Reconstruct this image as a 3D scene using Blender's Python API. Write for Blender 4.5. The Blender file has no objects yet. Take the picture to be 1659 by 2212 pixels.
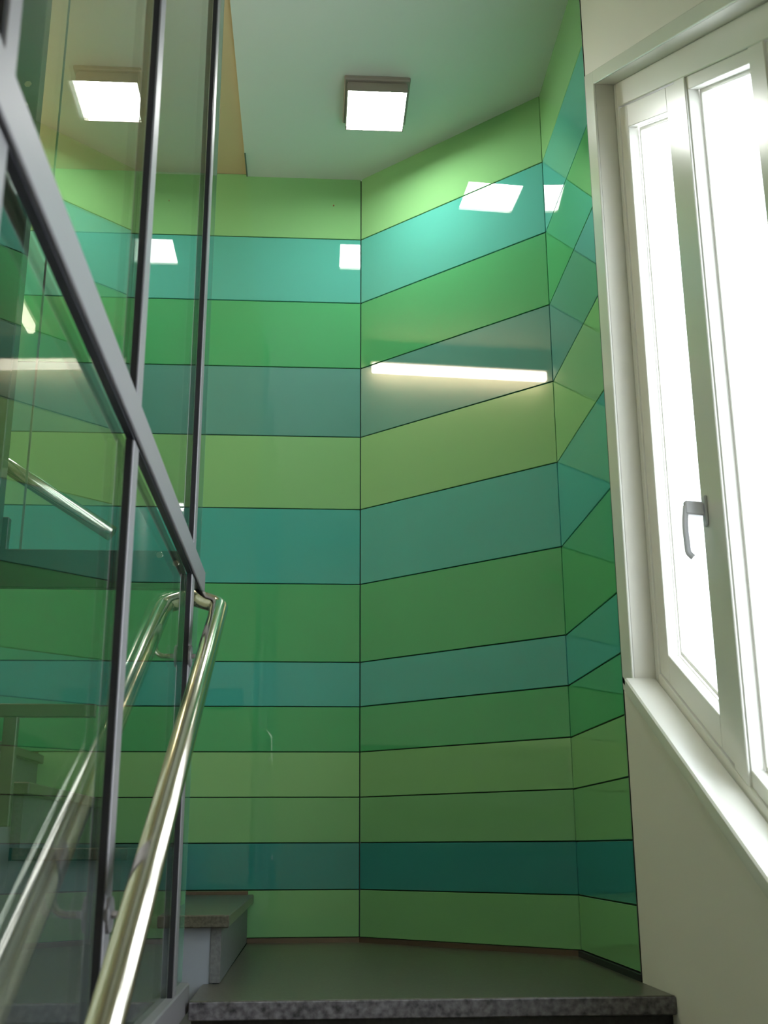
import bpy, bmesh, math, random
from mathutils import Vector, Matrix

# ------------------------------------------------------------------ camera, world, exposure
C = bpy.context.scene.collection
SC = bpy.context.scene
YAW, PITCH, ROLL = math.radians(3.636), math.radians(16.469), math.radians(-0.223)
cam_d = bpy.data.cameras.new('camera'); cam = bpy.data.objects.new('camera', cam_d); C.objects.link(cam)
cam_d.sensor_fit = 'VERTICAL'; cam_d.sensor_height = 36.0; cam_d.lens = 2447.0 / 2212 * 36.0
cam_d.clip_start = 0.02
cam_d.dof.use_dof = True; cam_d.dof.focus_distance = 4.0; cam_d.dof.aperture_fstop = 6.3; cam_d.dof.aperture_blades = 6
fw = Vector((math.sin(YAW) * math.cos(PITCH), math.cos(YAW) * math.cos(PITCH), math.sin(PITCH)))
rt = Vector((math.cos(YAW), -math.sin(YAW), 0)); up = rt.cross(fw)
r2 = rt * math.cos(ROLL) + up * math.sin(ROLL); u2 = -rt * math.sin(ROLL) + up * math.cos(ROLL)
cam.matrix_world = Matrix(((r2.x, u2.x, -fw.x, 0), (r2.y, u2.y, -fw.y, 0), (r2.z, u2.z, -fw.z, 0), (0, 0, 0, 1)))
SC.camera = cam

LAMP = 32.0        # radiance of the square ceiling lamp
TUBE = 16.0         # radiance of the fluorescent tube
SKY = 4.4          # radiance of the overcast sky
w = bpy.data.worlds.new('sky'); SC.world = w; w.use_nodes = True
bg = w.node_tree.nodes['Background']; bg.inputs[0].default_value = (0.88, 0.93, 1.0, 1); bg.inputs[1].default_value = SKY
SC.view_settings.view_transform = 'Standard'; SC.view_settings.look = 'None'
SC.view_settings.gamma = 1.0; SC.view_settings.use_curve_mapping = False
SC.view_settings.exposure = 0.75
SC.cycles.max_bounces = 12; SC.cycles.transparent_max_bounces = 24
SC.cycles.glossy_bounces = 8

# ------------------------------------------------------------------ materials
def s2l(c):
    return tuple((x / 255 / 12.92) if x / 255 <= .04045 else ((x / 255 + .055) / 1.055) ** 2.4 for x in c) + (1,)

def mat(name, rgb, rough=.5, metal=0., ior=1.5, noise=None, bump=None, coat=0.):
    m = bpy.data.materials.new(name); m.use_nodes = True; nt = m.node_tree
    b = nt.nodes['Principled BSDF']
    b.inputs['Base Color'].default_value = s2l(rgb); b.inputs['Roughness'].default_value = rough
    b.inputs['Metallic'].default_value = metal; b.inputs['IOR'].default_value = ior
    b.inputs['Coat Weight'].default_value = coat
    if noise:                       # (scale, second colour, contrast)
        tc = nt.nodes.new('ShaderNodeTexCoord'); n = nt.nodes.new('ShaderNodeTexNoise')
        n.inputs['Scale'].default_value = noise[0]; n.inputs['Detail'].default_value = 4
        r = nt.nodes.new('ShaderNodeValToRGB')
        r.color_ramp.elements[0].position = .5 - noise[2]; r.color_ramp.elements[1].position = .5 + noise[2]
        r.color_ramp.elements[0].color = s2l(rgb); r.color_ramp.elements[1].color = s2l(noise[1])
        nt.links.new(tc.outputs['Object'], n.inputs['Vector']); nt.links.new(n.outputs['Fac'], r.inputs[0])
        nt.links.new(r.outputs[0], b.inputs['Base Color'])
    if bump:
        tc = nt.nodes.new('ShaderNodeTexCoord'); n = nt.nodes.new('ShaderNodeTexNoise')
        n.inputs['Scale'].default_value = bump[0]; n.inputs['Detail'].default_value = 3
        bp = nt.nodes.new('ShaderNodeBump'); bp.inputs['Strength'].default_value = bump[1]
        bp.inputs['Distance'].default_value = .002
        nt.links.new(tc.outputs['Object'], n.inputs['Vector']); nt.links.new(n.outputs['Fac'], bp.inputs['Height'])
        nt.links.new(bp.outputs[0], b.inputs['Normal'])
    return m

def emit(name, col, strength):
    m = bpy.data.materials.new(name); m.use_nodes = True; nt = m.node_tree; nt.nodes.clear()
    e = nt.nodes.new('ShaderNodeEmission'); o = nt.nodes.new('ShaderNodeOutputMaterial')
    e.inputs[0].default_value = col; e.inputs[1].default_value = strength
    nt.links.new(e.outputs[0], o.inputs[0]); return m

def glass(name, tint, f0=.04):
    """thin architectural glass: tinted see-through plus a mirror term that grows at grazing angles (Schlick)"""
    m = bpy.data.materials.new(name); m.use_nodes = True; nt = m.node_tree; nt.nodes.clear()
    g = nt.nodes.new('ShaderNodeNewGeometry'); d = nt.nodes.new('ShaderNodeVectorMath'); d.operation = 'DOT_PRODUCT'
    nt.links.new(g.outputs['Normal'], d.inputs[0]); nt.links.new(g.outputs['Incoming'], d.inputs[1])
    def mth(op, a, b=None):
        n = nt.nodes.new('ShaderNodeMath'); n.operation = op
        for i, v in enumerate((a, b)):
            if v is None: continue
            if isinstance(v, (int, float)): n.inputs[i].default_value = v
            else: nt.links.new(v, n.inputs[i])
        return n.outputs[0]
    c = mth('ABSOLUTE', d.outputs['Value']); s = mth('POWER', mth('SUBTRACT', 1.0, c), 5.0)
    f = mth('ADD', mth('MULTIPLY', s, 1 - f0), f0)
    t = nt.nodes.new('ShaderNodeBsdfTransparent'); t.inputs[0].default_value = tint
    gl = nt.nodes.new('ShaderNodeBsdfGlossy'); gl.inputs['Roughness'].default_value = 0.0
    mx = nt.nodes.new('ShaderNodeMixShader'); o = nt.nodes.new('ShaderNodeOutputMaterial')
    nt.links.new(f, mx.inputs[0]); nt.links.new(t.outputs[0], mx.inputs[1]); nt.links.new(gl.outputs[0], mx.inputs[2])
    nt.links.new(mx.outputs[0], o.inputs[0]); return m

M = {
 'lime':   mat('lime_glass', (134, 190, 126), .02, ior=1.7),
 'lime2':  mat('lime_glass_deep', (120, 180, 120), .02, ior=1.7),
 'teal':   mat('teal_glass', (88, 178, 162), .02, ior=1.7),
 'green':  mat('green_glass', (80, 172, 112), .02, ior=1.7),
 'grey':   mat('grey_teal_glass', (92, 154, 142), .02, ior=1.7),
 'blue':   mat('blue_teal_glass', (76, 172, 160), .02, ior=1.7),
 'petrol': mat('petrol_glass', (56, 138, 132), .02, ior=1.7),
 'white_wall': mat('white_wall', (226, 223, 214), .55, bump=(60, .15)),
 'beige_wall': mat('beige_wall', (232, 220, 190), .6, bump=(50, .15)),
 'ceiling': mat('ceiling_paint', (222, 226, 220), .6, bump=(40, .1)),
 'ceiling2': mat('ceiling_paint_warm', (212, 186, 146), .6),
 'backing': mat('backing', (22, 46, 36), .8),
 'paint':  mat('window_paint', (230, 229, 222), .24),
 'granite': mat('granite', (54, 51, 42), .30, noise=(190, (92, 90, 78), .25), bump=(90, .15)),
 'granite_edge': mat('granite_edge', (40, 38, 42), .35, noise=(70, (120, 116, 122), .22)),
 'riser':  mat('riser_stone', (24, 24, 26), .4, noise=(120, (40, 40, 42), .2)),
 'riser2': mat('riser_stone_grey', (84, 86, 88), .45, noise=(120, (104, 106, 108), .2)),
 'string': mat('string_plaster', (132, 138, 150), .6),
 'steel':  mat('grey_steel', (128, 124, 128), .45, metal=.4),
 'dark_steel': mat('dark_steel', (44, 44, 50), .4, metal=.5),
 'green_steel': mat('green_steel', (26, 48, 40), .4),
 'bronze_grey': mat('bronze_grey_steel', (92, 98, 82), .35, metal=.3),
 'handle': mat('handle_silver', (196, 196, 204), .3),
 'chrome': mat('polished_steel', (206, 200, 186), .15, metal=1.),
 'brass_trim': mat('bronze_trim', (112, 98, 82), .4, metal=.5),
 'lamp_base': mat('lamp_base', (150, 140, 132), .5),
 'glass':  glass('clear_glass', (.93, .975, .95, 1)),
 'window_glass': glass('window_glass', (.97, .99, .98, 1)),
 'edge':   mat('glass_edge', (96, 150, 130), .15),
 'seam':   mat('seam', (96, 112, 104), .5),
 'dark':   mat('lower_floor', (176, 172, 162), .4),
 'red':    mat('rusty_screw', (150, 80, 60), .4, metal=.6),
 'lamp':   emit('lamp_diffuser', (.98, 1.0, .96, 1), LAMP),
 'tube':   emit('tube_light', (1.0, .87, .68, 1), TUBE),
}

# ------------------------------------------------------------------ mesh helpers
def obj(name, bm, m, parent=None, kind=None, label=None, cat=None, group=None, smooth=False):
    bmesh.ops.recalc_face_normals(bm, faces=bm.faces)
    me = bpy.data.meshes.new(name); bm.to_mesh(me); bm.free(); me.materials.append(M[m] if isinstance(m, str) else m)
    if smooth:
        for p in me.polygons: p.use_smooth = True
    o = bpy.data.objects.new(name, me); C.objects.link(o)
    if parent: o.parent = parent
    tag(o, kind, label, cat, group); return o

def tag(o, kind=None, label=None, cat=None, group=None):
    for k, v in (('kind', kind), ('label', label), ('category', cat), ('group', group)):
        if v: o[k] = v

def thing(name, label, cat, loc=(0, 0, 0), group=None):
    o = bpy.data.objects.new(name, None); C.objects.link(o); o.empty_display_size = .05
    tag(o, None, label, cat, group); return o

def bevel(bm, geom, w, seg=1):
    if w: bmesh.ops.bevel(bm, geom=geom, offset=w, segments=seg, affect='EDGES', profile=.5, clamp_overlap=True)

def prism(bm, pts, ext, bev=0, seg=1):
    """polygon pts (3-D) extruded by vector ext"""
    ext = Vector(ext); a = [bm.verts.new(p) for p in pts]; b = [bm.verts.new(Vector(p) + ext) for p in pts]
    n = len(pts); fs = [bm.faces.new(a), bm.faces.new(b[::-1])]
    for i in range(n): fs.append(bm.faces.new((a[i], b[i], b[(i + 1) % n], a[(i + 1) % n])))
    if bev:
        es = {e for f in fs for e in f.edges}; bevel(bm, list(es), bev, seg)
    return bm

def box(bm, x0, x1, y0, y1, z0, z1, bev=0, seg=1):
    return prism(bm, [(x0, y0, z0), (x1, y0, z0), (x1, y1, z0), (x0, y1, z0)], (0, 0, z1 - z0), bev, seg)

def B(*a, **k): return box(bmesh.new(), *a, **k)
def P(*a, **k): return prism(bmesh.new(), *a, **k)

def tube(bm, pts, r, n=20, caps=True):
    pts = [Vector(p) for p in pts]; rings = []
    t0 = (pts[1] - pts[0]).normalized(); ref = Vector((0, 0, 1)) if abs(t0.z) < .9 else Vector((1, 0, 0))
    nrm = (ref - t0 * ref.dot(t0)).normalized()
    for i, p in enumerate(pts):
        t = ((pts[min(i + 1, len(pts) - 1)] - p).normalized() + (p - pts[max(i - 1, 0)]).normalized()).normalized()
        nrm = (nrm - t * nrm.dot(t)).normalized(); bn = t.cross(nrm)
        rings.append([bm.verts.new(p + (nrm * math.cos(a) + bn * math.sin(a)) * r) for a in (2 * math.pi * k / n for k in range(n))])
    for a, b in zip(rings, rings[1:]):
        for k in range(n): bm.faces.new((a[k], a[(k + 1) % n], b[(k + 1) % n], b[k]))
    if caps: bm.faces.new(rings[0][::-1]); bm.faces.new(rings[-1])
    return bm

def fillet(pts, rad, seg=8):
    """round the inner corners of a polyline"""
    pts = [Vector(p) for p in pts]; out = [pts[0]]
    for a, b, c in zip(pts, pts[1:], pts[2:]):
        u = (a - b); v = (c - b); r = min(rad, u.length * .49, v.length * .49)
        p0 = b + u.normalized() * r; p2 = b + v.normalized() * r
        for i in range(seg + 1):
            t = i / seg; out.append(p0 * (1 - t) ** 2 + b * 2 * t * (1 - t) + p2 * t * t)
    out.append(pts[-1]); return out

def disc(bm, c, axis, r, h, n=20, bev=0):
    axis = Vector(axis).normalized(); c = Vector(c)
    ref = Vector((0, 0, 1)) if abs(axis.z) < .9 else Vector((1, 0, 0)); u = axis.cross(ref).normalized(); v = axis.cross(u)
    return prism(bm, [c + (u * math.cos(a) + v * math.sin(a)) * r for a in (2 * math.pi * k / n for k in range(n))], axis * h, bev)

# ------------------------------------------------------------------ measured places (metres, eye at the origin)
ZC = 2.709                      # ceiling
ZL = -0.318                     # landing
RISE = 0.1585
ZFLOOR = ZL - 7 * RISE          # lower floor
BANDS = [2.709, 2.4244, 2.1329, 1.8435, 1.5499, 1.2524, .9559, .6590, .4948, .3315, .1717, .0144, -.1435, -.3017]
# 
HUE = ['lime', 'teal', 'green', 'grey', 'lime', 'blue', 'green', 'blue', 'green', 'lime', 'lime2', 'petrol', 'lime2']
XG = -.28                       # glass partition
XL = -1.55                      # far left wall
YA = 4.2; AB = (.175, YA); BC = (.82, 3.6025); YD = 2.93; XD = .813
YB = -1.7                       # wall behind the camera

# ------------------------------------------------------------------ ceiling and floor
obj('ceiling', P([(-.307, YB, ZC), (1.3, YB, ZC), (1.3, 4.6, ZC), (-.307, 4.6, ZC)], (0, 0, .2)), 'ceiling', kind='structure')
obj('ceiling', P([(XL - .1, YB, ZC + .012), (-.3075, YB, ZC + .012), (-.3075, 4.6, ZC + .012), (XL - .1, 4.6, ZC + .012)], (0, 0, .188)),
    'ceiling2', kind='structure')
obj('trim_1', B(-.3075, -.302, 4.03, 4.195, ZC - .004, ZC), 'seam', kind='structure')
obj('floor', B(XL - .1, 1.3, YB, 4.6, ZFLOOR - .15, ZFLOOR), 'dark', kind='structure')

# ------------------------------------------------------------------ walls clad in coloured glass
def clad(name, p, q, bands_from=0, side_gap=.0015, zbot=None, ext=(.1, .1)):
    p = Vector((p[0], p[1], 0)); q = Vector((q[0], q[1], 0)); u = (q - p).normalized(); n = Vector((u.y, -u.x, 0))
    L = (q - p).length; back = -n
    zb = ZFLOOR if zbot is None else zbot
    pe, qe = p - u * ext[0], q + u * ext[1]
    root = obj(name, P([p + back * .0075 + Vector((0, 0, zb)), q + back * .0075 + Vector((0, 0, zb)), qe + back * .12 + Vector((0, 0, zb)), pe + back * .12 + Vector((0, 0, zb))],
               (0, 0, ZC + .012 - zb)), 'backing', kind='structure')
    for i, h in enumerate(HUE):
        z1 = BANDS[i] - (.0018 if i else 0); z0 = BANDS[i + 1] + .0018
        if i == 0: z1 += .010
        a = p + u * side_gap; b = q - u * side_gap
        pts = [a + Vector((0, 0, z0)), b + Vector((0, 0, z0)), b + Vector((0, 0, z1)), a + Vector((0, 0, z1))]
        obj('glass_panel', P(pts, back * .0072, bev=.0014), h, root)
    return root

wall_back = clad('wall_back', (XL, YA), AB, ext=(0, .12))
obj('screw', disc(bmesh.new(), (.06, YA - .003, 2.58), (0, -1, 0), .003, .003, 10), 'red', wall_back, label='tiny rusty screw head')
clad('wall_back_right', AB, BC, ext=(-.02, .12))
clad('wall_right_clad', BC, (.82, YD), ext=(0, 0))

# thin metal skirting under the panels on the landing
def skirting(name, p, q, z, m='brass_trim', h=.016, t=.003):
    p = Vector((p[0], p[1], z)); q = Vector((q[0], q[1], z)); u = (q - p).normalized(); n = Vector((u.y, -u.x, 0))
    obj(name, P([p - n * .008, q - n * .008, q + n * t, p + n * t], (0, 0, h)), m, kind='structure')
skirting('baseboard_back', (-.214, YA), AB, ZL)
skirting('baseboard_corner', AB, BC, ZL)
skirting('baseboard_right', BC, (.82, YD), ZL, 'dark_steel', t=.010)

# ------------------------------------------------------------------ white wall with the raked window
K = 1.06; S = .57; YR = 2.6 * K
def line(c, y): return c * K + S * (y - YR)          # raked line, c is its height at YR / K
def rake(ya, yb, lo, hi): return [(ya, line(lo, ya)), (yb, line(lo, yb)), (yb, line(hi, yb)), (ya, line(hi, ya))]
def R(bm, ya, yb, lo, hi, x0, x1, bev=0, raw=False):
    """raked bar: ya..yb in frame units, heights lo..hi"""
    q = rake(ya * K, yb * K, lo, hi)
    return prism(bm, [(x0, y, z) for y, z in q], (x1 - x0, 0, 0), bev)
OY0, OY1, OLO, OHI = .80, 2.66, .32, 2.012
bm = bmesh.new(); X0, X1 = XD, XD + .16
yo0, yo1 = OY0 * K, OY1 * K
def face(pts): prism(bm, [(X0, y, z) for y, z in pts], (X1 - X0, 0, 0))
face([(yo1, ZFLOOR), (YD - .004, ZFLOOR), (YD - .004, ZC + .012), (yo1, ZC + .012)])
face([(YB, ZFLOOR), (yo0, ZFLOOR), (yo0, ZC + .012), (YB, ZC + .012)])
face([(yo0, ZFLOOR), (yo1, ZFLOOR), (yo1, line(OLO, yo1)), (yo0, line(OLO, yo0))])
face([(yo0, line(OHI, yo0)), (yo1, line(OHI, yo1)), (yo1, ZC + .012), (yo0, ZC + .012)])
obj('wall_right', bm, 'white_wall', kind='structure')
obj('trim_2', B(XD - .002, XD + .1, YD - .004, YD + .001, ZL + .002, ZC), 'dark_steel', kind='structure')

bm = bmesh.new()                                       # frame bars
xf = .8665
R(bm, 2.632, OY1 - .0005, OLO + .0005, OHI - .0005, xf, xf + .07, .002)   # far jamb
R(bm, OY0 + .0005, .83, OLO + .0005, OHI - .0005, xf, xf + .07, .002)
R(bm, .83, 2.632, OLO + .0005, .372, xf, xf + .07, .002)
R(bm, .83, 2.632, 1.935, OHI - .0005, xf, xf + .07, .002)
for k in range(2):
    d = -.91 * k
    R(bm, 2.13 + d, 2.196 + d, .372, 1.935, xf, xf + .07, .002)
    if k == 0: R(bm, 1.722, 1.79, .372, 1.935, xf, xf + .07, .002)
win = obj('window_1', bm, 'paint', kind='structure')
bm = bmesh.new()                                       # flat casing round the opening, nearly flush with the wall
R(bm, OY1, 2.745, .30, 2.055, XD - .007, XD, .002)
R(bm, OY0 - .08, OY1, OHI, 2.055, XD - .007, XD, .002)
R(bm, OY0 - .08, 2.745, .285, .32, XD - .007, XD, .002)
R(bm, OY0 - .08, OY0, .32, OHI, XD - .007, XD, .002)
obj('casing', bm, 'paint', win)
bm = bmesh.new(); R(bm, OY0 + .002, OY1 - .002, .322, .352, XD - .028, xf, .004); obj('window_sill', bm, 'paint', win)

def pane(parent, ya, yb, lo, hi, xg, seal=True):
    bm = bmesh.new(); R(bm, ya, yb, lo, hi, xg, xg + .006); obj('pane', bm, 'window_glass', parent)
def ringbars(bm, ya, yb, lo, hi, w, wz, x0, x1, bev=.0015):
    R(bm, ya, ya + w, lo, hi, x0, x1, bev); R(bm, yb - w, yb, lo, hi, x0, x1, bev)
    R(bm, ya + w, yb - w, lo, lo + wz, x0, x1, bev); R(bm, ya + w, yb - w, hi - wz, hi, x0, x1, bev)

def casement(d, handle):
    bm = bmesh.new(); ya, yb, lo, hi = 2.2 + d, 2.628 + d, .376, 1.931
    ringbars(bm, ya, yb, lo, hi, .063, .068, xf + .004, xf + .034)
    s = obj('casement_sash', bm, 'paint', win)
    bm = bmesh.new(); ringbars(bm, ya + .063, yb - .063, lo + .068, hi - .068, .008, .012, xf + .0345, xf + .056)
    obj('glazing_bead', bm, 'paint', s)
    pane(s, ya + .064, yb - .064, lo + .07, hi - .07, xf + .057)
    if handle:
        h = bmesh.new(); y = (2.235 + d) * K; z = .662 * K + d * K * S; x = xf + .004
        box(h, x - .006, x, y - .010, y + .010, z - .022, z + .048, .002)
        prism(h, [(x - .008, y - .009, z), (x - .008, y + .009, z), (x - .008, y + .009, z + .032), (x - .008, y - .009, z + .032)], (-.042, 0, .004), .003)
        tube(h, fillet([(x - .046, y, z + .024), (x - .052, y, z - .02), (x - .05, y - .002, z - .085), (x - .04, y - .004, z - .095)], .02, 5), .007, 12)
        obj('handle', h, 'handle', s, label='silver grey lever handle')

def fixed(d):
    ya, yb, lo, hi = 1.79 + d, 2.13 + d, .372, 1.935
    bm = bmesh.new(); ringbars(bm, ya, yb, lo, hi, .004, .034, xf + .006, xf + .034)
    s = obj('fixed_sash', bm, 'paint', win)
    bm = bmesh.new(); ringbars(bm, ya + .004, yb - .004, lo + .03, hi - .03, .008, .014, xf + .0345, xf + .056)
    obj('glazing_bead', bm, 'paint', s)
    pane(s, ya + .005, yb - .005, lo + .031, hi - .031, xf + .057)
casement(0, True); fixed(0); casement(-.91, True); fixed(-.91)

# ------------------------------------------------------------------ walls out of view that close the room
obj('wall_left', B(XL - .12, XL, YB, 4.6, ZFLOOR, ZC + .012), 'beige_wall', kind='structure')
obj('wall_front', B(XL, XD, YB - .12, YB, ZFLOOR, ZC + .012), 'beige_wall', kind='structure')

# ------------------------------------------------------------------ lower flight and landing
YN = 2.664; XN = -.257
st = thing('lower_staircase', 'dark granite stair flight rising to the landing in front of the coloured glass walls', 'stairs')
bm = bmesh.new()
out = [(XN, YN), (XD - .001, YN), (XD - .001, BC[1] + .006), (AB[0], AB[1] - .001), (-.2142, YA - .001), (-.2142, 2.984), (XN, 2.984)]
prism(bm, [(x, y, ZL - .04) for x, y in out], (0, 0, .04), .003, 2)
obj('landing_slab', bm, 'granite', st)
obj('slab_edge', B(XN, XD - .001, YN - .004, YN, ZL - .039, ZL - .002, .002), 'granite_edge', st, label='mottled worn front edge of the landing slab')
obj('riser', B(XN + .004, XD - .001, YN + .03, YN + .055, ZL - RISE, ZL - .04), 'riser', st)
GO = .27
for k in range(1, 7):
    y1 = YN - GO * (k - 1) + .03; y0 = YN - GO * k; z = ZL - RISE * k
    obj('tread', B(XN, XD - .001, y0, y1, z - .04, z, .003), 'granite', st)
    obj('riser', B(XN + .004, XD - .001, y0 + .03, y0 + .055, z - RISE, z - .04), 'riser', st)
bm = bmesh.new()                                        # plastered solid under the flight
prof = [(YN + .056, ZFLOOR), (YN + .056, ZL - .05)]
prof = [(YN - GO * 6 + .06, ZFLOOR)] + [(YN - GO * 6 + .06, ZL - RISE * 6 - .045)] + [(YN + .056, ZL - .06), (YA - .15, ZL - .06), (YA - .15, ZFLOOR)]
# kept below the treads: a raked soffit
prism(bm, [(XN + .02, 1.4, ZFLOOR), (XN + .02, YN + .1, ZL - RISE - .06), (XN + .02, 3.0, ZL - .06), (XN + .02, 3.0, ZFLOOR)], (XD - .03 - XN, 0, 0))
obj('soffit', bm, 'string', st)

# ------------------------------------------------------------------ upper flight, climbing to the left along the back wall
us = thing('upper_staircase', 'grey stone stair flight climbing left from the landing behind the glass partition', 'stairs')
YS = 2.985
for k in range(5):
    xn = -.195 - .253 * k; z = -.158 + RISE * k
    x_end = xn - .253 - .03 if k < 4 else XL + .002
    obj('tread', B(x_end, xn, YS - .035, YA - .002, z - .03, z, .003), 'granite', us)
    obj('riser', B(xn - .045, xn - .02, YS, YA - .003, z - RISE + (.0005 if k else .0005), z - .03), 'riser2', us)
bm = bmesh.new()
for k in range(5):
    xn = -.195 - .253 * k; z = -.158 + RISE * k
    xe = xn - .253 - .045 if k < 4 else XL + .002
    box(bm, xe, xn - .0455, YS + .003, YS + .1, ZFLOOR, z - .0305)
obj('string_wall', bm, 'string', us, label='pale plastered side under the treads')
for k in range(5):
    xn = -.195 - .253 * k; z = -.158 + RISE * k
    obj('skirting', B((xn - .25) if k < 4 else XL + .002, xn - .02, YA - .012, YA - .0015, z + .0005, z + .012), 'brass_trim', us)

# ------------------------------------------------------------------ glass partition
gp = thing('glass_partition', 'tall clear glass partition with slim grey steel posts beside the lower stairs', 'partition')
PX0, PX1 = XG, XG + .011
posts = [(.025, .065), (.832, .868), (1.603, 1.65), (2.468, 2.52)]
for a, b in posts:
    ps = obj('post', B(PX0, PX1, a, b, ZFLOOR, ZC, .0012), 'steel', gp)
    obj('shade_strip', B(PX0 - .001, PX1 - .002, a - .006, a, ZFLOOR, ZC), 'dark_steel', ps, label='dark strip imitating the shaded near face of the post')  # dark strip puts the shade of the post's near face into colour
TZ0, TZ1 = .585, .640
obj('transom', B(PX1, PX1 + .006, -.9, 2.70, TZ0, TZ1, .0015), 'steel', gp, label='long flat grey steel rail')
obj('transom_shade', B(PX0, PX1, -.9, 2.69, TZ0 - .004, TZ0 + .012), 'dark_steel', gp)  # dark bar standing in for the transom's shaded underside
obj('base_rail', B(XG - .03, XG + .016, -.9, 2.74, -.35, -.288, .003), 'steel', gp)
for lo, hi in ((-.286, TZ0 - .005), (TZ1 - .04, ZC - .002)):
    for ya, yb in ((-.9, .043), (.047, .863), (.867, 1.625), (1.629, 2.74)):
        p = obj('glass_pane', B(XG - .010, XG - .002, ya, yb, lo, hi), 'glass', gp)
obj('pane_edge', B(XG - .0102, XG - .0018, 2.740, 2.743, -.286, ZC - .002), 'edge', gp, label='pale green polished edge of the glass')

# ------------------------------------------------------------------ handrail on the partition
hr = thing('handrail', 'polished steel tube handrail sloping down the glass partition to the foreground', 'handrail')
XR = -.218; HS = .569
def rz(y): return .09 + HS * (y - 1.82)
pts = fillet([(XR, -.3, rz(-.3)), (XR, 2.615, rz(2.615)), (XG + .0005, 2.63, rz(2.63) + .012)], .05, 10)
obj('tube', tube(bmesh.new(), pts, .021, 28), 'chrome', hr, smooth=True)
for y in (.8, 1.626, 2.48):
    zz = rz(y) - .065
    b = obj('bracket', tube(bmesh.new(), fillet([(PX1 + .004, y, zz), (XR - .005, y, zz), (XR, y, rz(y) - .018)], .02, 6), .0055, 12), 'chrome', hr, smooth=True)
    obj('rosette', disc(bmesh.new(), (PX1 - .001, y, zz), (1, 0, 0), .024, .006, 24, .001), 'steel', b)

# ------------------------------------------------------------------ what shows faintly behind the partition
h2 = thing('handrail', 'second steel handrail rising left above the upper stairs seen through glass', 'handrail')
def uz(x): return .80 + (-.54 - x) * .64
pts = fillet([(-.60, 2.93, .70), (-.535, 2.93, uz(-.535) ), (-1.50, 2.93, uz(-1.50))], .03, 8)
pts = [(-.535, 2.93, uz(-.535)), (-1.5, 2.93, uz(-1.5))]
obj('tube', tube(bmesh.new(), pts, .021, 24), 'chrome', h2, smooth=True)
for x in (-1.3,):
    obj('stanchion', tube(bmesh.new(), [(x, 2.93, uz(x) - .02), (x, 2.93, uz(x) - .62)], .006, 10), 'chrome', h2, smooth=True)
gf = thing('guard_frame', 'dark steel guard frame crossing behind the glass partition above the upper stairs', 'frame')
obj('top_bar', B(-1.2, -.33, 2.86, 2.885, .635, .735, .002), 'green_steel', gf)
obj('upright', B(-.87, -.787, 2.86, 2.885, .725, .82, .002), 'green_steel', gf)
obj('lower_bar', B(-1.2, -.535, 2.86, 2.885, .310, .342, .002), 'bronze_grey', gf)
obj('upright', B(-.755, -.722, 2.86, 2.885, .05, .31, .002), 'bronze_grey', gf)
obj('joint', B(-.7575, -.7525, 2.87, 2.875, .735, ZC + .011), 'seam', gf, label='thin vertical joint line')
for x, z in ((-.397, .722), (-.355, .700)):
    obj('glint_bolt', disc(bmesh.new(), (x, 2.86, z), (0, -1, 0), .009, .006, 12, .001), 'chrome', gf)  # chrome discs added on the bar to stand in for lamp glints
gc = thing('steel_column', 'dark green steel column with three bolts at the upper left behind glass', 'column')
obj('shaft', B(-.92, -.80, 2.80, 2.855, .64 + .096, ZC + .011, .003), 'green_steel', gc)
for BX, z in ((-.829, 2.078), (-.833, 2.009), (-.837, 1.933)):
    obj('glint_bolt', disc(bmesh.new(), (BX, 2.80, z), (0, -1, 0), .011, .008, 6, .001), 'chrome', gc)

# ------------------------------------------------------------------ lights
def ceiling_lamp(x, y, label):
    """square lamp: flat base, housing with a small lip added to keep light off the wall tops, glowing diffuser"""
    cl = thing('ceiling_light', label, 'light', group=None)
    obj('base_plate', B(x - .1215, x + .1215, y - .13, y + .14, ZC - .018, ZC, .004), 'lamp_base', cl)
    hb = B(x - .109, x + .109, y - .119, y + .117, ZC - .048, ZC - .018, .004)
    for a in ((-.111, -.1075, -.121, .119), (.1075, .111, -.121, .119), (-.1075, .1075, -.121, -.1175), (-.1075, .1075, .1155, .119)):
        box(hb, x + a[0], x + a[1], y + a[2], y + a[3], ZC - .060, ZC - .030)
    obj('housing', hb, 'lamp_base', cl)
    q = [(-.099, -.117), (.099, -.117), (.107, -.109), (.107, .107), (.099, .115), (-.099, .115), (-.107, .107), (-.107, -.109)]
    obj('diffuser', P([(x + a, y + b, ZC - .0485) for a, b in q], (0, 0, -.002)), 'lamp', cl)
ceiling_lamp(.207, 3.65, 'square glowing ceiling lamp on a grey base above the landing')
ceiling_lamp(.6, -.5, 'added square fill lamp, unseen behind the viewpoint, brightening the lower walls')  # made-up twin of the landing lamp, added as fill light
fl = thing('fluorescent_light', 'long fluorescent wall lamp reflected as a bright bar in the glass panels', 'light')
obj('housing', B(XL, XL + .10, 2.92, 3.95, 2.612, 2.64, .003), 'lamp_base', fl)
obj('tube', B(XL + .05, XL + .09, 2.93, 3.94, 2.555, 2.611, .008), 'tube', fl)
